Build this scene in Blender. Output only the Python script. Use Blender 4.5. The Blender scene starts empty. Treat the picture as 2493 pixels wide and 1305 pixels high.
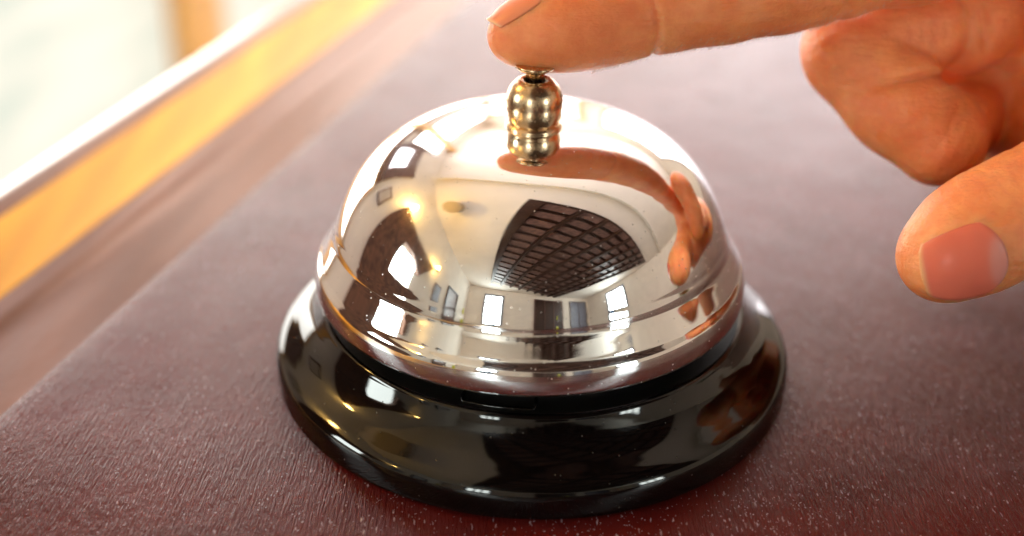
import bpy, math, random
import numpy as np
from mathutils import Vector, Matrix
from mathutils.bvhtree import BVHTree

# ------------------------------------------------------------------ camera, world, exposure
S = 0.001                                   # everything close up is written in millimetres
sc = bpy.context.scene
col = sc.collection
PITCH, FPX, ROLL = 0.5195, 2980.0, 0.0205
CAM = (-3.598, -175.164, 117.017)           # mm, bell axis at the origin, counter top at z = 0
cd = bpy.data.cameras.new('camera'); cam = bpy.data.objects.new('camera', cd); col.objects.link(cam)
cd.sensor_width = 36.0; cd.lens = FPX / 2493 * 36.0
cam.location = [c * S for c in CAM]
_f = Vector((0, math.cos(PITCH), -math.sin(PITCH))); _u = Vector((0, math.sin(PITCH), math.cos(PITCH))); _r = Vector((1, 0, 0))
r2 = _r * math.cos(ROLL) + _u * math.sin(ROLL)
u2 = -_r * math.sin(ROLL) + _u * math.cos(ROLL)
cam.rotation_mode = 'QUATERNION'
cam.rotation_quaternion = Matrix(((r2.x, u2.x, -_f.x), (r2.y, u2.y, -_f.y), (r2.z, u2.z, -_f.z))).to_quaternion()
cd.clip_start = 0.01; cd.clip_end = 60
cd.dof.use_dof = True; cd.dof.focus_distance = 0.178; cd.dof.aperture_fstop = cd.lens / 5.8
sc.camera = cam

w = bpy.data.worlds.new('World'); sc.world = w; w.use_nodes = True
w.node_tree.nodes['Background'].inputs[0].default_value = (0.8, 0.87, 1.0, 1)
w.node_tree.nodes['Background'].inputs[1].default_value = 1.0
sc.view_settings.view_transform = 'Standard'; sc.view_settings.look = 'None'
sc.view_settings.exposure = 1.35; sc.view_settings.gamma = 1.0
sc.render.engine = 'CYCLES'
sc.cycles.use_denoising = True
try: sc.cycles.denoiser = 'OPENIMAGEDENOISE'
except Exception: pass
sc.cycles.max_bounces = 10; sc.cycles.glossy_bounces = 6; sc.cycles.diffuse_bounces = 5
sc.cycles.sample_clamp_indirect = 12; sc.cycles.caustics_reflective = True; sc.cycles.blur_glossy = 0.6

# room frame: its v axis runs along the counter edge, 16.3 degrees clockwise from +y
AZ = math.radians(16.3)
CA, SA = math.cos(AZ), math.sin(AZ)
ROOM = Matrix(((CA, SA, 0, 0), (-SA, CA, 0, 0), (0, 0, 1, 0), (0, 0, 0, 1)))   # (u, v, z) -> world

# ------------------------------------------------------------------ helpers
def tag(o, label=None, cat=None, group=None, kind=None):
    if label: o['label'] = label
    if cat: o['category'] = cat
    if group: o['group'] = group
    if kind: o['kind'] = kind
    return o
def empty(name, label, cat, loc=(0, 0, 0), rz=0.0, group=None):
    o = bpy.data.objects.new(name, None); col.objects.link(o)
    o.location = loc; o.rotation_euler = (0, 0, rz); o.empty_display_size = 0.02
    return tag(o, label, cat, group)
def link(name, V, F, mat, parent=None, smooth=False):
    me = bpy.data.meshes.new(name); me.from_pydata([tuple(v) for v in V], [], [tuple(f) for f in F]); me.update()
    if smooth: me.polygons.foreach_set('use_smooth', [True] * len(me.polygons))
    o = bpy.data.objects.new(name, me); col.objects.link(o)
    if mat: me.materials.append(mat)
    if parent: o.parent = parent
    return o
class MB:
    def __init__(s): s.V = []; s.F = []
    def add(s, V, F):
        n = len(s.V); s.V += [tuple(v) for v in V]; s.F += [tuple(i + n for i in f) for f in F]; return s
    def box(s, a, b):
        x0, y0, z0 = a; x1, y1, z1 = b
        V = [(x0, y0, z0), (x1, y0, z0), (x1, y1, z0), (x0, y1, z0), (x0, y0, z1), (x1, y0, z1), (x1, y1, z1), (x0, y1, z1)]
        return s.add(V, [(0, 3, 2, 1), (4, 5, 6, 7), (0, 1, 5, 4), (1, 2, 6, 5), (2, 3, 7, 6), (3, 0, 4, 7)])
    def prism(s, poly, d0, d1, ax):
        # polygon in the two other axes, extruded along axis ax from d0 to d1
        n = len(poly); V = []
        for d in (d0, d1):
            for p in poly:
                q = list(p); q.insert(ax, d); V.append(tuple(q))
        F = [tuple(range(n))[::-1], tuple(range(n, 2 * n))] + [(i, (i + 1) % n, (i + 1) % n + n, i + n) for i in range(n)]
        return s.add(V, F)
    def build(s, name, mat, parent=None, smooth=False, M=None):
        V = [tuple(M @ Vector(v)) for v in s.V] if M is not None else s.V
        return link(name, V, s.F, mat, parent, smooth)
def dense(pts, k=6):
    # Catmull-Rom through profile points
    P = [np.array(p, float) for p in pts]; out = []
    for i in range(len(P) - 1):
        p0 = P[max(i - 1, 0)]; p1 = P[i]; p2 = P[i + 1]; p3 = P[min(i + 2, len(P) - 1)]
        for j in range(k):
            t = j / k
            out.append(0.5 * ((2 * p1) + (-p0 + p2) * t + (2 * p0 - 5 * p1 + 4 * p2 - p3) * t * t + (-p0 + 3 * p1 - 3 * p2 + p3) * t ** 3))
    out.append(P[-1]); return [(float(a), float(b)) for a, b in out]
def lathe(name, prof, mat, parent=None, n=256, cx=0.0, cy=0.0):
    V = []; F = []; m = len(prof)
    for i in range(n):
        a = 2 * math.pi * i / n
        for r, z in prof: V.append(((cx + r * math.cos(a)) * S, (cy + r * math.sin(a)) * S, z * S))
    for i in range(n):
        j = (i + 1) % n
        for k in range(m - 1): F.append((i * m + k, i * m + k + 1, j * m + k + 1, j * m + k))
    o = link(name, V, F, mat, parent, True)
    import bmesh
    bm = bmesh.new(); bm.from_mesh(o.data)
    bmesh.ops.remove_doubles(bm, verts=bm.verts, dist=1e-7)
    bmesh.ops.recalc_face_normals(bm, faces=bm.faces); bm.to_mesh(o.data); bm.free()
    return o

# ------------------------------------------------------------------ materials
def new_mat(name):
    m = bpy.data.materials.new(name); m.use_nodes = True
    nt = m.node_tree; return m, nt, nt.nodes['Principled BSDF']
def N(nt, t, **kw):
    n = nt.nodes.new(t)
    for k, v in kw.items():
        if k.startswith('i_'): n.inputs[k[2:].replace('_', ' ')].default_value = v
        else: setattr(n, k, v)
    return n
def L(nt, a, b): nt.links.new(a, b)
def coords(nt, scale=(1, 1, 1), rot=(0, 0, 0)):
    g = N(nt, 'ShaderNodeNewGeometry'); mp = N(nt, 'ShaderNodeMapping')
    mp.vector_type = 'POINT'; mp.inputs['Scale'].default_value = scale; mp.inputs['Rotation'].default_value = rot
    L(nt, g.outputs['Position'], mp.inputs['Vector']); return mp.outputs['Vector']
def noise(nt, vec, scale, detail=2.0, rough=0.5):
    n = N(nt, 'ShaderNodeTexNoise'); n.inputs['Scale'].default_value = scale; n.inputs['Detail'].default_value = detail
    n.inputs['Roughness'].default_value = rough; L(nt, vec, n.inputs['Vector']); return n.outputs['Fac']
def ramp(nt, fac, stops):
    r = N(nt, 'ShaderNodeValToRGB'); e = r.color_ramp.elements
    while len(e) < len(stops): e.new(0.5)
    for k, (p, c) in enumerate(stops):
        e[k].position = p; e[k].color = (c, c, c, 1) if isinstance(c, (int, float)) else (*c, 1)
    L(nt, fac, r.inputs['Fac']); return r.outputs['Color']
def maprange(nt, fac, a, b, c, d):
    m = N(nt, 'ShaderNodeMapRange'); m.inputs[1].default_value = a; m.inputs[2].default_value = b
    m.inputs[3].default_value = c; m.inputs[4].default_value = d; L(nt, fac, m.inputs[0]); return m.outputs[0]
def bump(nt, h, dist, strength=1.0, prev=None):
    b = N(nt, 'ShaderNodeBump'); b.inputs['Distance'].default_value = dist; b.inputs['Strength'].default_value = strength
    L(nt, h, b.inputs['Height'])
    if prev is not None: L(nt, prev, b.inputs['Normal'])
    return b.outputs['Normal']
def simple(name, rgb, rough=0.5, metal=0.0, spec=0.5, coat=0.0, var=0.0, vscale=20.0):
    m, nt, b = new_mat(name)
    b.inputs['Base Color'].default_value = (*rgb, 1); b.inputs['Roughness'].default_value = rough
    b.inputs['Metallic'].default_value = metal; b.inputs['Specular IOR Level'].default_value = spec
    b.inputs['Coat Weight'].default_value = coat
    if var:
        f = noise(nt, coords(nt), vscale, 4)
        c = ramp(nt, f, [(0.3, tuple(x * (1 - var) for x in rgb)), (0.7, tuple(min(1, x * (1 + var)) for x in rgb))])
        L(nt, c, b.inputs['Base Color'])
    return m
def emit(name, rgb, strength):
    m, nt, b = new_mat(name)
    b.inputs['Base Color'].default_value = (0.02, 0.02, 0.02, 1)
    b.inputs['Emission Color'].default_value = (*rgb, 1); b.inputs['Emission Strength'].default_value = strength
    return m

def mat_counter():
    m, nt, b = new_mat('maroon_gloss_paint')
    rot = (0, 0, AZ)          # world -> counter frame
    vec = coords(nt, (1, 1, 1), rot)
    f = noise(nt, vec, 60, 3)
    L(nt, ramp(nt, f, [(0.3, (0.064, 0.0045, 0.0040)), (0.7, (0.094, 0.0090, 0.0075))]), b.inputs['Base Color'])
    b.inputs['Specular IOR Level'].default_value = 0.34
    # brushed-on strokes along the counter, orange peel, and small specks of dust caught in the paint
    sv = coords(nt, (1, 0.09, 1), rot)
    strokes = noise(nt, sv, 2600, 4, 0.65)
    broad = noise(nt, coords(nt, (1, 0.22, 1), rot), 420, 4, 0.6)
    patch = ramp(nt, noise(nt, vec, 22, 3), [(0.35, 0.35), (0.7, 1.0)])
    peel = noise(nt, vec, 900, 3)
    mul = N(nt, 'ShaderNodeMath', operation='MULTIPLY'); L(nt, strokes, mul.inputs[0]); L(nt, patch, mul.inputs[1])
    n1 = bump(nt, mul.outputs[0], 0.00045, 1.0)
    n2 = bump(nt, broad, 0.00022, 0.35, n1)
    n3 = bump(nt, peel, 0.00022, 0.22, n2)
    vo = N(nt, 'ShaderNodeTexVoronoi'); vo.feature = 'F1'; vo.inputs['Scale'].default_value = 1150; vo.inputs['Randomness'].default_value = 1
    L(nt, vec, vo.inputs['Vector'])
    sp = ramp(nt, vo.outputs['Distance'], [(0.0, 1.0), (0.30, 0.0)])
    cell = N(nt, 'ShaderNodeSeparateColor'); L(nt, vo.outputs['Color'], cell.inputs[0])
    pick = N(nt, 'ShaderNodeMath', operation='GREATER_THAN'); L(nt, cell.outputs[0], pick.inputs[0])
    dens = maprange(nt, noise(nt, vec, 35, 3), 0.35, 0.65, 0.96, 0.66); L(nt, dens, pick.inputs[1])
    sm = N(nt, 'ShaderNodeMath', operation='MULTIPLY'); L(nt, sp, sm.inputs[0]); L(nt, pick.outputs[0], sm.inputs[1])
    L(nt, n3, b.inputs['Normal'])
    # dried lint and dust flecks, with glints off the bumps painted in as pale colour
    col_in = b.inputs['Base Color'].links[0].from_socket
    total = None
    for (scl, ang, thr, rad, sc_) in (((1, 0.30, 1), 0.0, 0.74, 0.26, 1500), ((1, 0.36, 1), 1.15, 0.78, 0.26, 1600), ((1, 1, 1), 0.4, 0.88, 0.22, 1300), ((1, .6, 1), 2.2, 0.72, 0.30, 2600)):
        cv = coords(nt, scl, (0, 0, AZ + ang))
        nz = N(nt, 'ShaderNodeTexNoise'); nz.inputs['Scale'].default_value = 2400; L(nt, cv, nz.inputs['Vector'])
        ad = N(nt, 'ShaderNodeVectorMath', operation='MULTIPLY_ADD'); L(nt, nz.outputs['Color'], ad.inputs[0]); ad.inputs[1].default_value = (0.0006, 0.0006, 0); L(nt, cv, ad.inputs[2])
        v2 = N(nt, 'ShaderNodeTexVoronoi'); v2.inputs['Scale'].default_value = sc_; L(nt, ad.outputs[0], v2.inputs['Vector'])
        ce = N(nt, 'ShaderNodeSeparateColor'); L(nt, v2.outputs['Color'], ce.inputs[0])
        th = maprange(nt, noise(nt, coords(nt, (1, .35, 1), rot), 40, 4, .6), 0.40, 0.66, 1.0, thr - .14)
        pk = N(nt, 'ShaderNodeMath', operation='GREATER_THAN'); L(nt, ce.outputs[1], pk.inputs[0]); L(nt, th, pk.inputs[1])
        nr = ramp(nt, v2.outputs['Distance'], [(0.0, 1.0), (rad, 0.0)])
        mm = N(nt, 'ShaderNodeMath', operation='MULTIPLY'); L(nt, nr, mm.inputs[0]); L(nt, pk.outputs[0], mm.inputs[1])
        if total is None: total = mm.outputs[0]
        else:
            mx = N(nt, 'ShaderNodeMath', operation='MAXIMUM'); L(nt, total, mx.inputs[0]); L(nt, mm.outputs[0], mx.inputs[1]); total = mx.outputs[0]
    mix = N(nt, 'ShaderNodeMix', data_type='RGBA'); L(nt, total, mix.inputs[0]); L(nt, col_in, mix.inputs[6]); mix.inputs[7].default_value = (0.42, 0.34, 0.41, 1)
    L(nt, mix.outputs[2], b.inputs['Base Color'])
    b.inputs['Specular Tint'].default_value = (1.0, 0.78, 0.80, 1)
    L(nt, maprange(nt, noise(nt, vec, 90, 4), 0.3, 0.7, 0.15, 0.27), b.inputs['Roughness'])
    return m

def mat_moulding():
    m, nt, b = new_mat('glow_tinted_edge_paint'); vec = coords(nt, (1, .08, 1), (0, 0, AZ))
    L(nt, ramp(nt, noise(nt, vec, 120, 4), [(0.3, (0.080, 0.020, 0.007)), (0.7, (0.120, 0.034, 0.011))]), b.inputs['Base Color'])  # warm glow along the edge is put into this amber-brown colour
    b.inputs['Metallic'].default_value = 0.10; b.inputs['Roughness'].default_value = 0.30; b.inputs['Specular IOR Level'].default_value = 0.34; b.inputs['Specular Tint'].default_value = (1, .60, .35, 1)
    L(nt, bump(nt, noise(nt, coords(nt, (1, .5, 1), (0, 0, AZ)), 300, 3), 0.0003, 0.3), b.inputs['Normal'])
    return m
def mat_gold_glow():
    m, nt, b = new_mat('painted_gold_glow'); vec = coords(nt, (1, .08, 1), (0, 0, AZ))
    L(nt, ramp(nt, noise(nt, vec, 90, 4), [(0.35, (0.42, 0.20, 0.012)), (0.65, (0.60, 0.32, 0.020))]), b.inputs['Base Color'])  # golden glow on the counter edge, painted as gold colour
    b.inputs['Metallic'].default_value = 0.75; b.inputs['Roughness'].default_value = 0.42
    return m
def mat_lip():
    m, nt, b = new_mat('lip_painted_glare')
    b.inputs['Base Color'].default_value = (0.62, 0.56, 0.52, 1); b.inputs['Roughness'].default_value = 0.22  # pale colour paints in the white window glare along the lip
    b.inputs['Specular IOR Level'].default_value = 0.7
    return m
def mat_chrome():
    m, nt, b = new_mat('polished_chrome'); vec = coords(nt)
    vo = N(nt, 'ShaderNodeTexVoronoi'); vo.inputs['Scale'].default_value = 1700; L(nt, vec, vo.inputs['Vector'])
    ce = N(nt, 'ShaderNodeSeparateColor'); L(nt, vo.outputs['Color'], ce.inputs[0])
    pk = N(nt, 'ShaderNodeMath', operation='GREATER_THAN'); L(nt, ce.outputs[0], pk.inputs[0])
    L(nt, maprange(nt, noise(nt, vec, 70, 3), 0.35, 0.65, 0.97, 0.84), pk.inputs[1])
    nr = ramp(nt, vo.outputs['Distance'], [(0.10, 1.0), (0.24, 0.0)])
    mu = N(nt, 'ShaderNodeMath', operation='MULTIPLY'); L(nt, nr, mu.inputs[0]); L(nt, pk.outputs[0], mu.inputs[1])
    L(nt, ramp(nt, mu.outputs[0], [(0.0, (0.84, 0.855, 0.87)), (1.0, (0.70, 0.66, 0.62))]), b.inputs['Base Color'])
    L(nt, maprange(nt, mu.outputs[0], 0, 1, 1.0, 0.45), b.inputs['Metallic'])
    smudge = maprange(nt, noise(nt, vec, 95, 5, .6), 0.48, 0.70, 0.022, 0.12)
    mx = N(nt, 'ShaderNodeMath', operation='MAXIMUM'); L(nt, smudge, mx.inputs[0])
    L(nt, maprange(nt, mu.outputs[0], 0, 1, 0.0, 0.5), mx.inputs[1]); L(nt, mx.outputs[0], b.inputs['Roughness'])
    n1 = bump(nt, noise(nt, vec, 55, 2), 0.00012, 0.35)
    L(nt, bump(nt, noise(nt, coords(nt, (1, 1, 2.5)), 420, 3), 0.00001, 0.30, n1), b.inputs['Normal'])
    return m
def mat_black():
    m, nt, b = new_mat('black_enamel')
    vec = coords(nt)
    vo = N(nt, 'ShaderNodeTexVoronoi'); vo.inputs['Scale'].default_value = 1300; L(nt, vec, vo.inputs['Vector'])
    cell = N(nt, 'ShaderNodeSeparateColor'); L(nt, vo.outputs['Color'], cell.inputs[0])
    pick = N(nt, 'ShaderNodeMath', operation='GREATER_THAN'); L(nt, cell.outputs[0], pick.inputs[0]); pick.inputs[1].default_value = 0.93
    near = ramp(nt, vo.outputs['Distance'], [(0.12, 1.0), (0.22, 0.0)])
    mu = N(nt, 'ShaderNodeMath', operation='MULTIPLY'); L(nt, near, mu.inputs[0]); L(nt, pick.outputs[0], mu.inputs[1])
    L(nt, ramp(nt, mu.outputs[0], [(0.0, (0.0012, 0.0010, 0.0010)), (1.0, (0.03, 0.025, 0.02))]), b.inputs['Base Color'])
    L(nt, maprange(nt, mu.outputs[0], 0, 1, 0.045, 0.6), b.inputs['Roughness'])
    b.inputs['Specular IOR Level'].default_value = 0.5
    return m
def mat_satin_black():
    m, nt, b = new_mat('black_powder_coat')
    vec = coords(nt)
    b.inputs['Base Color'].default_value = (0.006, 0.0055, 0.005, 1); b.inputs['Roughness'].default_value = 0.32
    L(nt, bump(nt, noise(nt, vec, 2600, 2), 0.00006, 0.8), b.inputs['Normal'])
    return m
def mat_brass(name='aged_brass', rgb=(0.70, 0.52, 0.33)):
    m, nt, b = new_mat(name); vec = coords(nt)
    b.inputs['Metallic'].default_value = 1
    L(nt, ramp(nt, noise(nt, vec, 700, 4), [(0.3, tuple(x * 0.8 for x in rgb)), (0.7, rgb)]), b.inputs['Base Color'])
    L(nt, maprange(nt, noise(nt, vec, 900, 4), 0.3, 0.7, 0.15, 0.32), b.inputs['Roughness'])
    L(nt, bump(nt, noise(nt, coords(nt, (1, 1, 5)), 1100, 3), 0.00003, 0.25), b.inputs['Normal'])
    return m
def mat_skin():
    m, nt, b = new_mat('skin'); vec = coords(nt)
    f = noise(nt, vec, 120, 6, .65)
    L(nt, ramp(nt, f, [(0.34, (0.78, 0.235, 0.080)), (0.7, (0.95, 0.41, 0.17))]), b.inputs['Base Color'])
    b.inputs['Subsurface Weight'].default_value = 1.0
    b.inputs['Subsurface Radius'].default_value = (1.0, 0.36, 0.16); b.inputs['Subsurface Scale'].default_value = 0.0036
    b.inputs['Roughness'].default_value = 0.40; b.inputs['Specular IOR Level'].default_value = 0.55
    wv = N(nt, 'ShaderNodeTexWave'); wv.wave_type = 'BANDS'; wv.inputs['Scale'].default_value = 330; wv.inputs['Distortion'].default_value = 5.0
    wv.inputs['Detail'].default_value = 2; wv.inputs['Detail Scale'].default_value = 0.25
    L(nt, coords(nt, (0.5, 0.8, 1.0)), wv.inputs['Vector'])
    n1 = bump(nt, wv.outputs['Fac'], 0.00008, 0.3)
    vo = N(nt, 'ShaderNodeTexVoronoi'); vo.feature = 'DISTANCE_TO_EDGE'; vo.inputs['Scale'].default_value = 950; L(nt, vec, vo.inputs['Vector'])
    n2 = bump(nt, vo.outputs['Distance'], 0.00025, 0.5, n1)
    n3 = bump(nt, noise(nt, coords(nt, (0.35, 1, 1.6)), 420, 5, 0.65), 0.0006, 0.85, n2)
    L(nt, n3, b.inputs['Normal'])
    return m
def mat_nail():
    m, nt, b = new_mat('fingernail')
    at_ = N(nt, 'ShaderNodeAttribute'); at_.attribute_name = 'nail_colour'
    L(nt, at_.outputs['Color'], b.inputs['Base Color'])
    b.inputs['Subsurface Weight'].default_value = 0.3
    b.inputs['Subsurface Radius'].default_value = (1.0, 0.35, 0.2); b.inputs['Subsurface Scale'].default_value = 0.0025
    b.inputs['Roughness'].default_value = 0.30; b.inputs['Specular IOR Level'].default_value = 0.16
    L(nt, bump(nt, noise(nt, coords(nt, (0.3, 1, 1)), 900, 2), 0.00005, 0.5), b.inputs['Normal'])
    return m

M_counter = mat_counter(); M_mould = mat_moulding(); M_gold_glow = mat_gold_glow(); M_lip = mat_lip(); M_chrome = mat_chrome(); M_black = mat_black(); M_satin = mat_satin_black()
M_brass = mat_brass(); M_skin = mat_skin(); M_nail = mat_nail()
M_cream = simple('cream_plaster', (0.80, 0.73, 0.64), 0.85, var=0.05, vscale=3)
M_ceil = simple('cream_ceiling_paint', (0.85, 0.79, 0.71), 0.85, var=0.04, vscale=2)
M_floor = simple('pale_tiles', (0.55, 0.48, 0.42), 0.4, var=0.1, vscale=4)
M_wood = simple('dark_stained_timber', (0.042, 0.018, 0.011), 0.38, var=0.35, vscale=12)
M_wood2 = simple('worn_dark_timber', (0.15, 0.082, 0.066), 0.35, var=0.4, vscale=18)
M_brown = simple('brown_stone', (0.13, 0.055, 0.030), 0.7, var=0.5, vscale=14)
M_amber = simple('amber_varnished_timber', (0.72, 0.40, 0.10), 0.35, var=0.1, vscale=8)
M_grey = simple('grey_blue_paint', (0.18, 0.19, 0.24), 0.4, var=0.3, vscale=9)
M_shade = simple('dull_lamp_shade', (0.33, 0.25, 0.15), 0.6)
M_day = emit('daylight_glass', (1.0, 0.92, 0.93), 2.5)
M_dayw = emit('warm_daylight_glass', (1.0, 0.97, 0.90), 2.8)
M_sheen = emit('added_sheen_glow', (1.0, 0.87, 0.80), 4.9)  # glow of the added high window, lays sheen on the counter
def mat_outside():
    m, nt, b = new_mat('blurred_garden_glass')
    b.inputs['Base Color'].default_value = (0.02, 0.02, 0.02, 1)
    f = noise(nt, coords(nt, (1, 1, 6), (0.5, 0, 0)), 2.2, 2)
    L(nt, ramp(nt, f, [(0.35, (0.29, 0.31, 0.265)), (0.6, (0.41, 0.385, 0.325))]), b.inputs['Emission Color'])
    b.inputs['Emission Strength'].default_value = 1.0
    return m
M_out = mat_outside()
M_day2 = emit('far_daylight_glass', (0.92, 1.0, 0.95), 8.0)
M_cove = emit('amber_cove_light', (1.0, 0.55, 0.10), 4.0)
M_brownwood = simple('brown_timber', (0.16, 0.07, 0.03), 0.5, var=0.2, vscale=8)
M_bulb = emit('warm_bulb', (1.0, 0.62, 0.16), 60.0)

# ------------------------------------------------------------------ room that the mirror-bright dome reflects
U0, U1, V0, V1, Z0, Z1 = -1.5, 5.0, -4.6, 4.0, -1.0, 1.9
def struct(name, a, b, mat): return tag(MB().box(a, b).build(name, mat, M=ROOM), kind='structure')
struct('floor', (U0 - .1, V0 - .1, Z0 - .1), (U1 + .1, V1 + .1, Z0), M_floor)
struct('ceiling', (U0 - .1, V0 - .1, Z1), (U1 + .1, V1 + .1, Z1 + .1), M_ceil)
struct('wall_left', (U0 - .1, V0 - .1, Z0), (U0, V1 + .1, Z1), M_cream)
struct('wall_right', (U1, V0 - .1, Z0), (U1 + .1, V1 + .1, Z1), M_cream)
struct('wall_front', (U0, V1, Z0), (U1, V1 + .1, Z1), M_cream)
struct('wall_back', (U0, V0 - .1, Z0), (U1, V0, Z1), M_cream)

def window(name, label, wall, a0, a1, z0, z1, pane, frame=M_wood2, nv=1, nh=1, t=0.05):
    """framed window standing 2 cm proud of a wall; a = position along that wall"""
    e = empty(name, label, 'window' if 'door' not in name else 'door')
    def bx(mb, p0, p1, zz0, zz1, d0, d1):
        if wall == 'L': mb.box((U0 + d0, p0, zz0), (U0 + d1, p1, zz1))
        if wall == 'R': mb.box((U1 - d1, p0, zz0), (U1 - d0, p1, zz1))
        if wall == 'F': mb.box((p0, V1 - d1, zz0), (p1, V1 - d0, zz1))
        if wall == 'B': mb.box((p0, V0 + d0, zz0), (p1, V0 + d1, zz1))
    f = MB()
    bx(f, a0 - t, a0, z0 - t, z1 + t, .002, .05); bx(f, a1, a1 + t, z0 - t, z1 + t, .002, .05)
    bx(f, a0, a1, z1, z1 + t, .002, .05); bx(f, a0, a1, z0 - t, z0, .002, .05)
    for k in range(1, nv + 1):
        c = a0 + (a1 - a0) * k / (nv + 1); bx(f, c - t * .3, c + t * .3, z0, z1, .022, .046)
    for k in range(1, nh + 1):
        c = z0 + (z1 - z0) * k / (nh + 1); bx(f, a0, a1, c - t * .25, c + t * .25, .023, .043)
    f.build('frame', frame, e, M=ROOM)
    p = MB(); bx(p, a0, a1, z0, z1, .004, .02); p.build('pane', pane, e, M=ROOM)
    return e
# daylight side (behind the bell)
window('window', 'tall bright window beyond the counter, left of the front pair', 'F', -1.40, -0.80, -0.9, 1.5, M_day, M_amber, 0, 1)
window('window', 'widest bright window of the wall beyond the counter', 'F', -0.45, 1.0, -0.9, 1.55, M_day, M_wood2, 1, 1)
def glass_door(label, a, b):
    e = window('glass_door', label, 'L', a, b, -0.42, 0.33, M_dayw, M_amber, 0, 0, 0.04)
    MB().box((U0 + .004, a, -.95), (U0 + .018, b, -.425)).build('lower_pane', M_out, e, M=ROOM)
    MB().box((U0 + .002, a, -.995), (U0 + .04, b, -.952)).build('threshold', M_amber, e, M=ROOM)
glass_door('overexposed glazed door left of the amber post, beyond the counter edge', 0.75, 2.20)
glass_door('overexposed glazed door right of the amber post, beyond the counter edge', 2.35, 3.85)
pst = MB().box((U0 + .052, 2.16, Z0), (U0 + .10, 2.32, Z1)).build('door_post', M_amber, M=ROOM)
tag(pst, 'amber door post standing between the two glazed doors', 'post')
window('window', 'unseen bright window added high on the left wall for the counter sheen', 'L', 1.75, 3.88, 0.82, 1.6, M_sheen, M_wood2, 2, 0, 0.05)  # unseen window, added to brighten the counter with its sheen
tag(MB().box((U0 + .052, .72, .38), (U0 + .085, 3.98, .50)).build('reflection_header', M_brownwood, M=ROOM), 'brown timber header added above both glazed doors for the counter edge to reflect', 'beam')  # unseen, added so the edge moulding reflects a brown band
# dark panelling with the arched light above the glazed door
e = empty('wall_panel', 'dark wooden wall panel with small bright window above glazed door', 'panel')
MB().box((U0 + .002, .75, .54), (U0 + .04, 1.68, 1.28)).build('board', M_wood2, e, M=ROOM)
MB().box((U0 + .042, 1.0, .62), (U0 + .05, 1.5, 1.0)).build('pane', M_day, e, M=ROOM)
# brown stone pier with arched opening
e = empty('stone_gable', 'rough brown stone gable with arched bright opening', 'gable')
arch = [(-.56, .15), (-.56, .45)] + [(-.87 - .31 * math.cos(t), .45 + .22 * math.sin(t)) for t in [math.pi - math.pi * k / 8 for k in range(1, 8)]][::1] + [(-1.18, .45), (-1.18, .15)]
MB().prism([(.02, -.4), (.02, .6), (.0, 1.06), (-.56, .98), (-.56, .15), (-.3, -.4)], U0 + .002, U0 + .12, 0) \
    .prism([(-.56, .67), (-.56, .98), (-1.55, .84), (-1.18, .45), (-.87, .67)], U0 + .002, U0 + .12, 0) \
    .prism([(-.3, -.4), (-.56, .15), (-1.18, .15), (-1.6, -.1), (-1.2, -.4)], U0 + .002, U0 + .12, 0).build('stonework', M_brown, e, M=ROOM)
MB().box((U0 + .004, -1.1, .17), (U0 + .02, -.6, .6)).build('pane', M_day2, e, M=ROOM)
def sconce(v, z, r, label):
    e = empty('wall_lamp', label, 'lamp')
    V, F = [], []
    c = Vector((U0 + .17, v, z))
    n, k = 16, 8
    for i in range(k + 1):
        for j in range(n):
            a, b_ = math.pi * i / k, 2 * math.pi * j / n
            V.append((c.x + r * math.sin(a) * math.cos(b_), c.y + r * math.sin(a) * math.sin(b_), c.z + r * 1.3 * math.cos(a)))
    for i in range(k):
        for j in range(n): F.append((i * n + j, i * n + (j + 1) % n, (i + 1) * n + (j + 1) % n, (i + 1) * n + j))
    MB().add(V, F).build('bulb', M_bulb, e, True, ROOM)
    MB().box((U0 + .122, v - .02, z - r * 1.3 - .06), (U0 + .19, v + .02, z - r * 1.3)).build('bracket', M_brass, e, M=ROOM)
sconce(-0.04, 1.10, 0.055, 'glowing warm wall lamp at the gable peak, the larger of two')
sconce(-1.58, 0.92, 0.035, 'small glowing warm wall lamp low on the stone gable')
# doors and windows behind the camera
window('dark_door', 'dark narrow door in the left wall', 'L', -3.3, -2.6, Z0 + .05, 0.85, M_wood2, M_wood, 0, 0)
window('dark_door', 'wide brown door of the back wall', 'B', 1.55, 3.0, Z0 + .05, 1.6, M_wood, M_wood2, 2, 0)
window('dark_door', 'grey blue door in the right corner of the back wall', 'B', 3.55, 4.75, Z0 + .05, 1.6, M_grey, M_wood, 1, 1)
window('window', 'barred bright window of the back wall', 'B', -.64, .05, .35, 1.5, M_day2, M_grey, 2, 2, .10)
window('window', 'barred bright window of the right wall', 'R', -2.95, -1.9, .45, 1.55, M_day2, M_grey, 2, 2, .10)
def table(name, label, cat, a, b, ztop, mat, th=.05):
    e = empty(name, label, cat)
    MB().box((a[0], a[1], ztop - th), (b[0], b[1], ztop)).build('tabletop', mat, e, M=ROOM)
    for x in (a[0] + .03, b[0] - .09):
        for y in (a[1] + .03, b[1] - .09): MB().box((x, y, Z0 + .001), (x + .06, y + .06, ztop - th - .001)).build('leg', mat, e, M=ROOM)
table('long_table', 'long brown table standing before the back wall', 'table', (.6, -4.2), (3.4, -3.6), -.12, M_brown)
table('side_table', 'short brown table in the left back corner', 'table', (-1.3, -3.6), (-.8, -2.4), -.15, M_brown)
M_blue = simple('blue_seat', (0.03, 0.07, 0.16), 0.6); M_yel = simple('yellow_green_glass', (0.65, 0.70, 0.05), 0.2); M_redc = simple('red_brown_fabric', (0.25, 0.05, 0.035), 0.8, var=.3)
M_leaf = simple('green_leaf', (0.06, 0.16, 0.03), 0.5)
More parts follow.
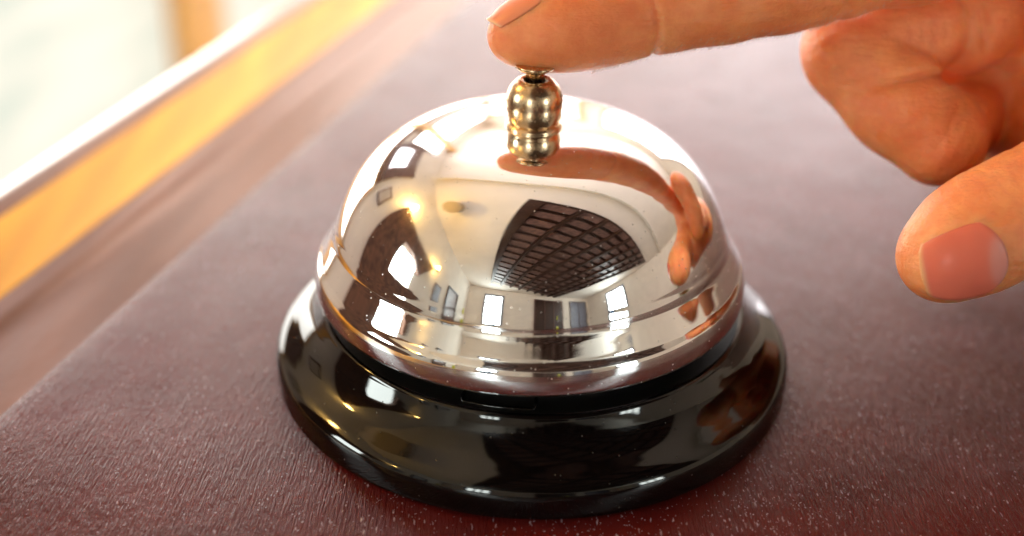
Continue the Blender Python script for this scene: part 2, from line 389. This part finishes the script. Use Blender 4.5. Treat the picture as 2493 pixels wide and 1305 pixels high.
def chair(u, v, label, group):
    e = empty('chair', label, 'chair', group=group)
    MB().box((u - .22, v - .22, -.56), (u + .22, v + .22, -.50)).build('seat', M_blue, e, M=ROOM)
    MB().prism([(u - .22, .0), (u - .24, .32), (u + .24, .32), (u + .22, .0)], v - .22, v - .17, 1).build('backrest', M_blue, e, M=ROOM)
    for x in (-.2, .16):
        for y in (-.2, .16): MB().box((u + x, v + y, Z0 + .001), (u + x + .04, v + y + .04, -.561)).build('leg', M_amber, e, M=ROOM)
        MB().box((u + x, v - .21, -.499), (u + x + .04, v - .18, -.001)).build('back_post', M_amber, e, M=ROOM)
chair(-.3, -4.2, 'blue chair under the barred window of the back wall', None)
chair(4.5, -2.4, 'blue chair beside the barred window of the right wall', None)
def bottle(u, v, z, mat, label, h=.3):
    pr = [(.0, 0), (.04, 0), (.04, h * .55), (.015, h * .75), (.015, h), (0, h)]
    V, F = [], []
    for k in range(12):
        a = 2 * math.pi * k / 12
        for r, zz in pr: V.append((u + r * math.cos(a), v + r * math.sin(a), z + zz))
    for k in range(12):
        for q in range(5): F.append((k * 6 + q, k * 6 + q + 1, ((k + 1) % 12) * 6 + q + 1, ((k + 1) % 12) * 6 + q))
    return tag(MB().add(V, F).build('bottle', mat, None, True, ROOM), label, 'bottle')
bottle(2.3, -3.9, -.12, M_yel, 'yellow green bottle on the long brown table', .75)
bottle(-1.05, -3.0, -.15, M_yel, 'yellow green bottle on the short brown table', .6)
e = empty('sofa', 'red brown sofa along the right wall', 'sofa')
MB().box((4.2, -.9, Z0 + .1), (4.98, .9, -.55)).build('seat', M_redc, e, M=ROOM)
MB().box((4.75, -.9, -.548), (4.98, .9, -.12)).build('backrest', M_redc, e, M=ROOM)
random.seed(8)
e = empty('potted_plant', 'bushy green plant in a brown pot by the right wall', 'plant')
MB().box((4.55, 1.2, Z0 + .001), (4.85, 1.5, -.6)).build('pot', M_brown, e, M=ROOM)
lf = MB()
for k in range(220):
    c = Vector((4.6 + random.gauss(0, .16), 1.35 + random.gauss(0, .2), -.25 + random.gauss(0, .2)))
    a = Vector((random.gauss(0, 1), random.gauss(0, 1), random.gauss(0, 1))).normalized() * .09
    b_ = a.cross(Vector((random.random(), random.random(), .3))).normalized() * .03
    lf.add([c - a, c + b_, c + a, c - b_], [(0, 1, 2, 3)])
lf.build('leaves', M_leaf, e, M=ROOM)
def picture(wall_v, z, w_, h_, label, mat):
    e = empty('picture_frame', label, 'picture')
    MB().box((U0 + .002, wall_v - w_, z - h_), (U0 + .02, wall_v + w_, z + h_)).build('frame', M_wood2, e, M=ROOM)
    MB().box((U0 + .021, wall_v - w_ * .8, z - h_ * .8), (U0 + .024, wall_v + w_ * .8, z + h_ * .8)).build('print', mat, e, M=ROOM)
picture(.42, .62, .12, .16, 'small framed print between gable and wooden panel', M_floor)
picture(-2.05, .45, .16, .22, 'framed print between the stone gable and the narrow door', M_grey)
# timber ceiling field
e = empty('timber_ceiling', 'dark coffered timber ceiling field with long beams', 'ceiling')
WL = lambda v: .02 - .47 * (.27 - v) / 3.7                # left rim of the field
VB = lambda u: -3.5 - .9 * (u + .45) / 3.0 if u < 2.45 else -4.4 + 4.3 * (u - 2.45) / 1.95
def VT(u): return .30 - .42 * max(u, 0) / 4.4
MB().prism([(-.12, .36), (4.4, -.10), (2.45, -4.4), (-.45, -3.5)], Z1 - .03, Z1 - .002, 2).build('boards', M_wood, e, M=ROOM)
NB = 9
for k in range(NB):
    t = k / (NB - 1)
    ua, ub = .02 + 4.30 * t, -.45 + 2.85 * t
    va, vb = .30 - .40 * t, -3.5 - .9 * t
    MB().prism([(ua, va), (ua + .07, va), (ub + .06, vb), (ub, vb)], Z1 - .15, Z1 - .032, 2).build('beam', M_wood, e, M=ROOM)
bt = MB()
for k in range(NB - 1):
    t0, t1 = k / (NB - 1), (k + 1) / (NB - 1)
    for j in range(15):
        q0, q1 = (j + .15) / 15, (j + .8) / 15
        def P_(t, q, sh=0.0): return (.02 + 4.30 * t + (-.47 - 1.45 * t) * q + sh, .30 - .40 * t + (-3.8 - .5 * t) * q)
        bt.prism([P_(t0, q0, .09), P_(t1, q0, -.02), P_(t1, q1, -.02), P_(t0, q1, .09)], Z1 - .09, Z1 - .034, 2)
bt.build('coffers', M_wood2, e, M=ROOM)
tag(MB().box((U0, .86, Z1 - .10), (U1, 1.0, Z1 - .002)).build('ceiling_rib', M_ceil, M=ROOM), 'pale plaster rib crossing the cream ceiling', 'beam')
e = empty('pendant_lamp', 'unlit dull drum shade hanging below the ceiling', 'lamp')
cyl = [(math.cos(2 * math.pi * k / 24) * .17 - 1.0, math.sin(2 * math.pi * k / 24) * .17 - .12) for k in range(24)]
MB().prism(cyl, Z1 - .28, Z1 - .14, 2).build('lamp_shade', M_shade, e, M=ROOM)
MB().box((-1.01, -.13, Z1 - .14), (-.99, -.11, Z1 - .002)).build('stem', M_wood, e, M=ROOM)

# ------------------------------------------------------------------ counter with moulded edge
cnt = empty('counter', 'maroon gloss painted counter with moulded raised edge', 'counter')
vs = [-900, -500, -250, -120, -60, 0, 60, 120, 180, 250, 350, 500, 800, 1400, 2200]
def strip(name, prof, mat):
    V = []; F = []; m = len(prof)
    for v in vs:
        for (u, z) in prof: V.append(ROOM @ Vector((u * S, v * S, z * S)))
    for i in range(len(vs) - 1):
        for k in range(m - 1): F.append((i * m + k, i * m + k + 1, (i + 1) * m + k + 1, (i + 1) * m + k))
    return link(name, V, F, mat, cnt, True)
strip('countertop', dense([(900, 0), (300, 0), (60, 0), (-40, 0), (-68, 0), (-72.5, -.06), (-74.0, -.22), (-74.7, -.40)], 4), M_counter)
ml = strip('edge_moulding', dense([(-74.7, -.402), (-75.4, -.50), (-77, -.68), (-82, -1.2), (-88, -1.9), (-92, -2.1), (-94.5, -1.9), (-97, -2.0), (-99.2, -2.15), (-99.6, -2.5)], 5), M_mould)
strip('glow_strip', dense([(-99.5, -2.55), (-99.8, -2.12), (-103, -2.05), (-109, -1.6), (-115, -.95), (-117.6, -.65), (-117.9, -1.0)], 5), M_gold_glow)  # separate strip holding the painted golden glow
strip('outer_moulding', dense([(-117.8, -1.05), (-118.0, -.62), (-119, -.5), (-121, -.3), (-123.4, -.35), (-123.9, -.9)], 5), M_mould)
strip('edge_lip', dense([(-123.7, -1.0), (-124.0, -.45), (-125.2, -.75), (-127.5, -1.6), (-130, -2.7), (-132, -4.2), (-133, -6.5), (-132.6, -11), (-130, -18)], 5), M_lip)
MB().box((-.118, -.88, Z0), (.88, 2.18, -.0185)).build('cabinet', M_counter, cnt, M=ROOM)

# ------------------------------------------------------------------ service bell
bell = empty('service_bell', 'chrome dome reception bell on black enamel base, button pressed', 'bell')
BX = -0.7
bp = dense([(41.8, 0.0), (42.4, .12), (42.8, .7), (42.88, 1.6), (42.85, 2.9), (42.7, 4.2), (42.15, 5.25), (41.2, 6.0), (39.9, 6.7), (38.5, 7.5), (37.3, 8.45), (36.3, 9.5), (35.55, 10.65),
            (35.0, 11.6), (34.75, 12.08), (34.45, 12.38), (34.0, 12.42)], 6)
lathe('base', [(0.0, 0.0)] + bp, M_black, bell)
base = bell.children[0] if bell.children else None
neck = lathe('neck_ring', dense([(34.0, 12.40), (33.7, 12.28), (32.6, 12.22), (31.2, 12.3), (30.2, 12.7), (29.6, 13.6), (29.3, 16)], 5) + [(20, 16.2), (0.01, 16.2)], M_satin, bell)
# pressed rounded tab outline in the neck ring
tb = MB(); R_, r_ = 32.75, .26
path = []
a0, a1 = math.radians(-108.2), math.radians(-90.5)
for k in range(25):
    a = a0 + (a1 - a0) * k / 24; path.append((R_ * math.cos(a), R_ * math.sin(a), 12.28))
p0, p1 = path[0], path[-1]
lead = []
for k in range(8):
    t = k / 8; aa = a0 - math.radians(1.1) * math.cos(t * math.pi / 2) ; rr = 30.4 + (R_ - 30.4) * math.sin(t * math.pi / 2)
    lead.append((rr * math.cos(aa), rr * math.sin(aa), 12.55 - .27 * t))
tail = []
for k in range(8):
    t = 1 - (k + 1) / 8; aa = a1 + math.radians(1.1) * math.cos(t * math.pi / 2); rr = 30.4 + (R_ - 30.4) * math.sin(t * math.pi / 2)
    tail.append((rr * math.cos(aa), rr * math.sin(aa), 12.55 - .27 * t))
path = lead + path + tail
for i, pnt in enumerate(path):
    q = Vector(path[min(i + 1, len(path) - 1)]) - Vector(path[max(i - 1, 0)]); q.normalize()
    s_ = q.cross(Vector((0, 0, 1))).normalized(); up_ = s_.cross(q)
    for j in range(8):
        a = 2 * math.pi * j / 8
        tb.V.append(tuple((Vector(pnt) + s_ * r_ * math.cos(a) + up_ * r_ * math.sin(a)) * S))
for i in range(len(path) - 1):
    for j in range(8): tb.F.append((i * 8 + j, i * 8 + (j + 1) % 8, (i + 1) * 8 + (j + 1) % 8, (i + 1) * 8 + j))
tb.build('raised_tab', M_black, neck, True)
# dome: superellipse shoulder, concave step, rounded bead and straight rim band
def sup(z, a=34.12, c=46.4, zc=-4.0, n=3.2): return a * max(0.0, 1 - ((z - zc) / c) ** n) ** (1 / n)
ZT, ZB = 42.4, 26.9
dome = [(0.01, ZT)]
for k in range(1, 90):
    z = ZB + (ZT - ZB) * math.cos(k / 90.0 * math.pi / 2) ** 1.25
    dome.append((sup(z), z))
lower = dense([(sup(27.6), 27.6), (sup(26.9), 26.9), (sup(26.2) - .01, 26.2), (31.42, 25.5), (31.60, 24.9), (31.72, 24.45), (31.88, 24.1), (32.1, 23.7), (32.35, 23.25), (32.86, 22.3), (33.40, 21.3), (33.72, 20.7),
               (34.12, 20.2), (34.40, 19.78), (34.58, 19.3), (34.72, 18.8), (34.86, 18.2), (34.94, 17.4), (34.96, 16.6), (34.88, 16.1), (34.74, 15.87), (34.5, 15.8), (34.2, 16.0)], 6)[6:]
inner = [(33.6, 18.5), (31.0, 23.0), (28, 31), (20, 37), (0.01, 40)]
dprof = [p for p in dome if p[1] > lower[0][1] + .02] + lower + inner
lathe('dome', dprof, M_chrome, bell, 320, BX)
lathe('collar', dense([(3.6, 42.0), (4.25, 42.05), (4.40, 42.4), (4.38, 42.75), (4.1, 43.05), (3.75, 43.2)], 5), M_brass, bell, 96, BX)
lathe('finial', dense([(3.7, 43.05), (3.95, 43.25), (4.25, 44.2), (4.42, 45.6), (4.4, 46.8), (4.15, 47.9), (3.7, 48.8), (3.0, 49.55), (2.4, 49.9), (1.92, 49.87), (1.76, 49.65), (1.74, 48.6)], 6), M_brass, bell, 128, BX)
lathe('button', [(0.01, 48.6), (1.45, 48.6), (1.45, 51.0)] + dense([(1.48, 51.05), (1.7, 51.3), (2.5, 51.5), (3.0, 51.85), (3.15, 52.15), (3.0, 52.4), (2.2, 52.5), (0.01, 52.55)], 5), M_brass, bell, 96, BX)

# ------------------------------------------------------------------ hand: one continuous surface from a distance field
from math import sqrt
FW = np.array(_f); UP = np.array(_u); RT = np.array(_r); CO = np.array(CAM)
#HANDPTS
CUTS = [([50.41, 13.01, 43.19], [66.45, 14.78, 46.27], 1.7, 0.9), ([53.08, 13.24, 43.59], [67.11, 14.92, 46.52], 0.45, 1.3), ([62.45, 14.07, 45.04], [69.49, 14.27, 45.4], 0.8, 1.2), ([74.43, 20.26, 43.78], [80.23, 22.17, 47.12], 0.8, 2.5), ([73.68, 21.69, 46.28], [71.91, 26.14, 54.06], 0.7, 0.9), ([60.85, -18.77, 44.03], [63.42, -19.43, 42.87], 0.45, 0.28), ([65.86, -18.49, 44.52], [67.25, -19.9, 42.04], 0.45, 0.28), ([44.21, 13.83, 52.69], [45.98, 10.59, 47.01], 0.5, 0.16), ([46.47, 14.84, 54.44], [48.5, 10.29, 46.48], 0.5, 0.16), ([43.04, 8.25, 44.93], [46.42, 8.83, 45.96], 0.45, 0.25), ([55.62, 16.24, 56.89], [66.82, 15.7, 55.94], 0.5, 0.12), ([54.44, 12.96, 51.16], [66.29, 12.75, 50.8], 0.5, 0.12), ([64.66, 1.45, 35.06], [69.38, 5.38, 41.93], 0.5, 0.15), ([60.73, 2.06, 36.12], [67.69, 6.98, 44.73], 0.5, 0.12), ([42.71, 13.49, 52.09], [47.78, 14.85, 54.46], 0.45, 0.22), ([43.66, 12.78, 50.85], [48.89, 13.56, 52.2], 0.45, 0.22), ([44.61, 12.08, 49.61], [49.99, 12.26, 49.93], 0.45, 0.22), ([45.56, 11.37, 48.37], [51.1, 10.97, 47.67], 0.45, 0.22), ([46.51, 10.66, 47.13], [52.21, 9.67, 45.41], 0.45, 0.22), ([47.46, 9.95, 45.89], [53.31, 8.38, 43.14], 0.45, 0.22), ([66.39, 6.96, 44.7], [63.89, 4.35, 40.14], 0.45, 0.2), ([67.46, 6.26, 43.48], [64.83, 3.59, 38.8], 0.45, 0.2), ([68.53, 5.56, 42.25], [65.78, 2.82, 37.46], 0.45, 0.2), ([69.6, 4.86, 41.03], [66.72, 2.05, 36.12], 0.45, 0.2), ([70.67, 4.16, 39.81], [67.66, 1.29, 34.78], 0.45, 0.2), ([56.99, 14.94, 54.63], [58.45, 11.37, 48.37], 0.45, 0.12), ([58.95, 15.16, 55.01], [60.41, 11.65, 48.86], 0.45, 0.12), ([60.92, 15.38, 55.38], [62.38, 11.93, 49.36], 0.45, 0.12), ([62.88, 15.59, 55.76], [64.34, 12.21, 49.85], 0.45, 0.12), ([64.85, 15.81, 56.14], [66.3, 12.49, 50.34], 0.45, 0.12)]
CHAINS = [
    {'pts': [[-3.73, 2.41, 55.87, 4.33], [0.22, 3.01, 56.52, 5.58], [5.17, 3.84, 57.38, 6.46], [10.13, 4.8, 58.45, 6.72], [15.12, 5.92, 59.6, 6.64], [20.12, 6.82, 60.57, 7.18], [27.66, 8.07, 61.75, 7.57], [36.5, 9.46, 63.17, 7.66], [43.49, 10.81, 64.51, 7.61], [57.75, 14.01, 67.1, 8.12], [80.33, 20.32, 70.07, 9.71]], 'k': 1.0, 'ki': 3.0, 'grooves': [[[15.494, 5.926, 59.605], [0.967, 0.175, 0.185], 0.45, 0.55, [0.02, -0.496, -0.868]], [[43.807, 10.811, 64.52], [0.962, 0.206, 0.178], 0.7, 0.45, [0.02, -0.496, -0.868]]]},
    {'pts': [[51.88, 19.63, 48.72, 8.24], [57.31, 20.94, 50.01, 8.26], [62.76, 22.33, 51.43, 8.28]], 'k': 1.2, 'ki': 2.0},
    {'pts': [[51.9, 18.2, 48.24, 8.2], [59.16, 12.44, 42.18, 7.92], [65.51, 8.58, 37.46, 7.48]], 'k': 0.35, 'ki': 3.0},
    {'pts': [[68.46, 11.39, 39.35, 5.38], [69.98, 12.21, 39.77, 4.18]], 'k': 3.0},
    {'pts': [[72.63, 28.3, 41.72, 4.45], [81.65, 34.6, 36.62, 8.19], [93.17, 39.41, 32.95, 12.24]], 'k': 2.0},
    {'pts': [[89.11, 38.56, 27.44, 8.49], [89.36, 21.21, 33.35, 9.25], [91.61, 4.85, 36.97, 11.18]], 'k': 3.0},
    {'pts': [[87.96, 38.55, 27.42, 6.95], [89.3, 29.68, 28.03, 5.96]], 'k': 3.0},
    {'pts': [[67.69, 13.03, 37.17, 6.13], [81.72, 32.93, 33.71, 7.08], [93.25, 44.71, 34.15, 8.56]], 'k': 2.0},
    {'pts': [[73.59, 25.47, 50.88, 7.78], [71.71, 32.83, 57.7, 7.96], [78.68, 38.41, 63.42, 8.89]], 'k': 0.3, 'ki': 2.0},
    {'pts': [[58.28, 26.28, 52.29, 6.95], [78.67, 38.76, 64.04, 8.54], [99.5, 42.05, 65.77, 12.21]], 'k': 1.0},
    {'pts': [[97.41, 48.82, 29.27, 13.98], [97.52, 34.45, 44.41, 18.29], [113.25, 28.51, 46.12, 21.34]], 'k': 5.0},
    {'pts': [[83.81, 22.7, 70.2, 9.82], [115.48, 31.17, 54.81, 22.55], [141.59, 31.27, 50.95, 24.9]], 'k': 8.0},
    {'pts': [[58.11, -21.04, 32.0, 6.26], [61.38, -19.51, 33.66, 7.58], [65.96, -17.73, 35.77, 8.08], [72.27, -15.35, 37.91, 8.24], [81.37, -10.77, 39.88, 9.72], [102.4, 5.14, 45.54, 15.46]], 'k': 1.5, 'ki': 3.0, 'grooves': [[[66.258, -17.723, 35.779], [0.878, 0.335, 0.342], 0.4, 0.18, [-0.02, 0.496, 0.868]]]},
    {'pts': [[119.09, 29.11, 51.2, 23.26], [158.11, 33.63, 49.02, 23.81], [248.72, 42.68, 44.72, 28.69]], 'k': 12.0}]
NAILS = [[[-2.137, 2.952, 56.621], [-0.894, -0.244, -0.376], [-0.252, 0.162, 0.954], 9.8, 56, 'nail of the index finger, seen edge on', (0.92, 0.27, 0.14), (0.9, 0.5, 0.3)], [[58.03, -20.159, 33.13], [-0.953, -0.186, -0.238], [-0.051, -0.997, 0.056], 11.2, 45, 'pink thumbnail facing the viewer', (0.8, 0.17, 0.11), (0.85, 0.42, 0.22)]]
FWD = (FW * 1.0)
def build_hand():
    h = 0.42
    lo = np.array([-16., -45., 20.]); hi = np.array([250., 75., 110.])
    n = np.ceil((hi - lo) / h).astype(int)
    D = np.full(n, 25.0, np.float32)
    ax = [lo[k] + h * np.arange(n[k]) for k in range(3)]
    def sub(bl, bh):
        i0 = np.clip(((bl - lo) / h).astype(int), 0, n); i1 = np.clip(((bh - lo) / h).astype(int) + 2, 0, n)
        sl = tuple(slice(a, b) for a, b in zip(i0, i1))
        X, Y, Z = np.meshgrid(ax[0][sl[0]], ax[1][sl[1]], ax[2][sl[2]], indexing='ij', sparse=True)
        return sl, X, Y, Z
    def cone(sl_xyz, a, b, ra, rb, flat):
        X, Y, Z = sl_xyz
        d = b - a; l2 = float(d @ d)
        t = np.clip(((X - a[0]) * d[0] + (Y - a[1]) * d[1] + (Z - a[2]) * d[2]) / l2, 0, 1)
        t = t * t * (3 - 2 * t) * .0 + t
        dx, dy, dz = X - a[0] - t * d[0], Y - a[1] - t * d[1], Z - a[2] - t * d[2]
        r = ra + (rb - ra) * t
        if flat is not None:
            nx, k = flat                        # squash along direction nx by factor k
            q = dx * nx[0] + dy * nx[1] + dz * nx[2]
            return np.sqrt(np.maximum(dx * dx + dy * dy + dz * dz + q * q * (1 / (k * k) - 1), 0)) - r
        return np.sqrt(dx * dx + dy * dy + dz * dz) - r
    def smin(a, b, k):
        hh = np.clip(0.5 + 0.5 * (b - a) / k, 0, 1)
        return b + (a - b) * hh - k * hh * (1 - hh)
    for ch in CHAINS:
        P = [np.array(q[:3]) for q in ch['pts']]; R = [q[3] for q in ch['pts']]
        rm = max(R) + 6
        bl = np.min(P, axis=0) - rm; bh = np.max(P, axis=0) + rm
        sl, X, Y, Z = sub(bl, bh)
        acc = None
        for i in range(len(P) - 1):
            c = cone((X, Y, Z), P[i], P[i + 1], R[i], R[i + 1], ch.get('flat'))
            acc = c if acc is None else smin(acc, c, ch.get('ki', 2.0))
        for (pt, nrm, wd, dp, side) in ch.get('grooves', []):
            q = (X - pt[0]) * nrm[0] + (Y - pt[1]) * nrm[1] + (Z - pt[2]) * nrm[2]
            sd = (X - pt[0]) * side[0] + (Y - pt[1]) * side[1] + (Z - pt[2]) * side[2]
            acc = acc + dp * np.exp(-(q / wd) ** 2) * (1 / (1 + np.exp(-sd / 1.2)))
        D[sl] = smin(D[sl], acc.astype(np.float32), ch.get('k', 1.0))
    for (a, b, wd, dp) in CUTS:                 # skin creases pressed in from the viewer's side
        a, b = np.array(a), np.array(b)
        sl, X, Y, Z = sub(np.minimum(a, b) - 14, np.maximum(a, b) + 14)
        d = b - a; d = d - FWD * (d @ FWD); l2 = float(d @ d)
        px_, py_, pz_ = X - a[0], Y - a[1], Z - a[2]
        fd = px_ * FWD[0] + py_ * FWD[1] + pz_ * FWD[2]
        t = np.clip((px_ * d[0] + py_ * d[1] + pz_ * d[2]) / l2, 0, 1)
        q2 = (px_ - fd * FWD[0] - t * d[0]) ** 2 + (py_ - fd * FWD[1] - t * d[1]) ** 2 + (pz_ - fd * FWD[2] - t * d[2]) ** 2
        env = np.sin(np.pi * np.clip(t, .02, .98)) ** .8 / (1 + np.exp((fd - 2.0) / .8))
        D[sl] = D[sl] + (dp * np.exp(-q2 / wd ** 2) * env).astype(np.float32)
    # surface nets
    ins = D < 0
    c = ins[:-1, :-1, :-1].astype(np.int8)
    cnt_ = np.zeros(np.array(D.shape) - 1, np.int8)
    for i in (0, 1):
        for j in (0, 1):
            for k in (0, 1):
                cnt_ += ins[i:D.shape[0] - 1 + i, j:D.shape[1] - 1 + j, k:D.shape[2] - 1 + k]
    act = (cnt_ > 0) & (cnt_ < 8)
    idx = np.argwhere(act); vid = np.full(act.shape, -1, np.int64); vid[act] = np.arange(len(idx))
    acc = np.zeros((len(idx), 3)); num = np.zeros(len(idx))
    I, J, K = idx.T
    cor = [(i, j, k) for i in (0, 1) for j in (0, 1) for k in (0, 1)]
    for a in cor:
        for axn in range(3):
            if a[axn]: continue
            b = list(a); b[axn] = 1
            va = D[I + a[0], J + a[1], K + a[2]]; vb = D[I + b[0], J + b[1], K + b[2]]
            mk = (va < 0) != (vb < 0)
            t = np.where(mk, va / np.where(mk, va - vb, 1), 0)
            p = np.tile(np.array(a, float), (len(idx), 1)); p[:, axn] += t
            acc[mk] += p[mk]; num[mk] += 1
    Vv = (idx + acc / num[:, None]) * h + lo
    Fs = []
    for axn in range(3):
        o1, o2 = [q for q in range(3) if q != axn]
        s0 = [slice(1, -1)] * 3; s0[axn] = slice(0, -1); s1 = [slice(1, -1)] * 3; s1[axn] = slice(1, None)
        A_, B_ = ins[tuple(s0)], ins[tuple(s1)]
        e_ = np.argwhere(A_ != B_)
        off = np.ones(3, int); off[axn] = 0; g = e_ + off
        inside_first = A_[tuple(e_.T)]
        def vv(d1, d2):
            q = g.copy(); q[:, o1] -= d1; q[:, o2] -= d2; return vid[q[:, 0], q[:, 1], q[:, 2]]
        quad = np.stack([vv(1, 1), vv(0, 1), vv(0, 0), vv(1, 0)], 1)
        fl = inside_first if axn != 1 else ~inside_first
        quad[~fl] = quad[~fl][:, ::-1]
        Fs.append(quad)
    Ff = np.concatenate(Fs); Ff = Ff[(Ff >= 0).all(1)]
    return Vv, Ff
HV, HF = build_hand()
me = bpy.data.meshes.new('hand')
me.vertices.add(len(HV)); me.vertices.foreach_set('co', (HV * S).astype(np.float32).ravel())
me.loops.add(HF.size); me.polygons.add(len(HF))
me.polygons.foreach_set('loop_start', np.arange(0, HF.size, 4)); me.loops.foreach_set('vertex_index', HF.ravel().astype(np.int32))
me.update(calc_edges=True); me.validate()
me.polygons.foreach_set('use_smooth', [True] * len(me.polygons))
me.materials.append(M_skin)
hand = bpy.data.objects.new('hand', me); col.objects.link(hand)
tag(hand, 'bare hand from the right, index finger pressing the bell button', 'hand')
bvh = BVHTree.FromPolygons([tuple(v) for v in HV.tolist()], HF.tolist())

def nail(c, along, out, length, phi, label, bed, tipc):
    # c: point on the finger's axis under the plate's middle (mm); plate wraps +-phi degrees round the axis
    a = Vector(along).normalized(); o_ = Vector(out); o_ = (o_ - a * o_.dot(a)).normalized(); s_ = a.cross(o_)
    nu, nv = 40, 32; V = []; F = []; col_ = []; c = Vector(c); rad = {}
    prm = {}
    for i in range(nu + 1):
        for j in range(nv + 1):
            x, y = 2 * i / nu - 1, 2 * j / nv - 1
            xx = x * (1 - (.26 * abs(y) ** 2.2 if x > 0 else .44 * abs(y) ** 2.2)); yy = y * (1 - .06 * abs(x) ** 3)
            prm[i, j] = (x, y, xx, yy)
            p = c + a * (min(xx, .84) * length / 2); f_ = math.radians(phi) * yy
            d = o_ * math.cos(f_) + s_ * math.sin(f_)
            h_ = bvh.ray_cast(p, d)
            rad[i, j] = (h_[0] - p).length if h_[0] is not None else 5.0
    for _ in range(10):
        r0 = dict(rad)
        for i in range(1, nu):
            for j in range(1, nv): rad[i, j] = .4 * r0[i, j] + .15 * (r0[i - 1, j] + r0[i + 1, j] + r0[i, j - 1] + r0[i, j + 1])
    for i in range(nu + 1):
        for j in range(nv + 1):
            x, y, xx, yy = prm[i, j]
            f_ = math.radians(phi) * yy; d = o_ * math.cos(f_) + s_ * math.sin(f_)
            side_e = max(0, (abs(y) - .8) / .2) ** 1.5; back_e = max(0, (-x - .8) / .2) ** 1.5
            lift = .10 - .26 * max(side_e, back_e)
            V.append((c + a * (xx * length / 2) + d * (rad[i, j] + lift)) * S)
            lun = 1 / (1 + math.exp((((x + 1.05) / .52) ** 2 + (y / .62) ** 2 - 1) * 7))
            fr = 1 / (1 + math.exp(-(x - .90 - .05 * y * y) * 40))
            base_ = [bed[k] * (1 - lun) + (bed[k] * .8 + .14) * lun for k in range(3)]
            col_.append([base_[k] * (1 - fr) + tipc[k] * fr for k in range(3)] + [1.0])
    for i in range(nu):
        for j in range(nv):
            k = i * (nv + 1) + j; F.append((k, k + nv + 1, k + nv + 2, k + 1))
    ob = link('fingernail', V, F, M_nail, hand, True)
    ca = ob.data.color_attributes.new('nail_colour', 'FLOAT_COLOR', 'POINT')
    ca.data.foreach_set('color', np.array(col_, np.float32).ravel())
    sd = ob.modifiers.new('thickness', 'SOLIDIFY'); sd.thickness = 0.00028; sd.offset = -1
    tag(ob, label)
    return ob
for nn_ in NAILS: nail(*nn_)

# fine down along the underside of the index finger
rng = random.Random(5); hv = []; hf = []
for _ in range(2600):
    x = rng.uniform(8, 62); p0 = Vector((x, rng.uniform(-12, 12), 44.0)); 
    hp, hn, _i, _d = bvh.ray_cast(p0, Vector((0, 0, 1)))
    if hp is None or hp.z > 75: continue
    if hn.z > 0: hn = -hn
    if hn.dot(Vector((0, -FW[1], -FW[2])).normalized()) > .45: continue
    ln = rng.uniform(.5, 1.1); dr = (hn + Vector((-.9 + rng.uniform(-.2, .2), rng.uniform(-.3, .3), 0))).normalized()
    sd_ = dr.cross(Vector(FW)).normalized() * .022
    n0 = len(hv); e_ = hp + dr * ln * .55; t_ = hp + dr * ln + Vector((-.12, 0, .08))
    hv += [(hp - sd_ - hn * .05) * S, (hp + sd_ - hn * .05) * S, (e_ + sd_ * .7) * S, (e_ - sd_ * .7) * S, t_ * S]
    hf += [(n0, n0 + 1, n0 + 2, n0 + 3), (n0 + 3, n0 + 2, n0 + 4)]
M_hair = simple('pale_down', (0.75, 0.62, 0.5), 0.4)
link('fine_hair', hv, hf, M_hair, hand)
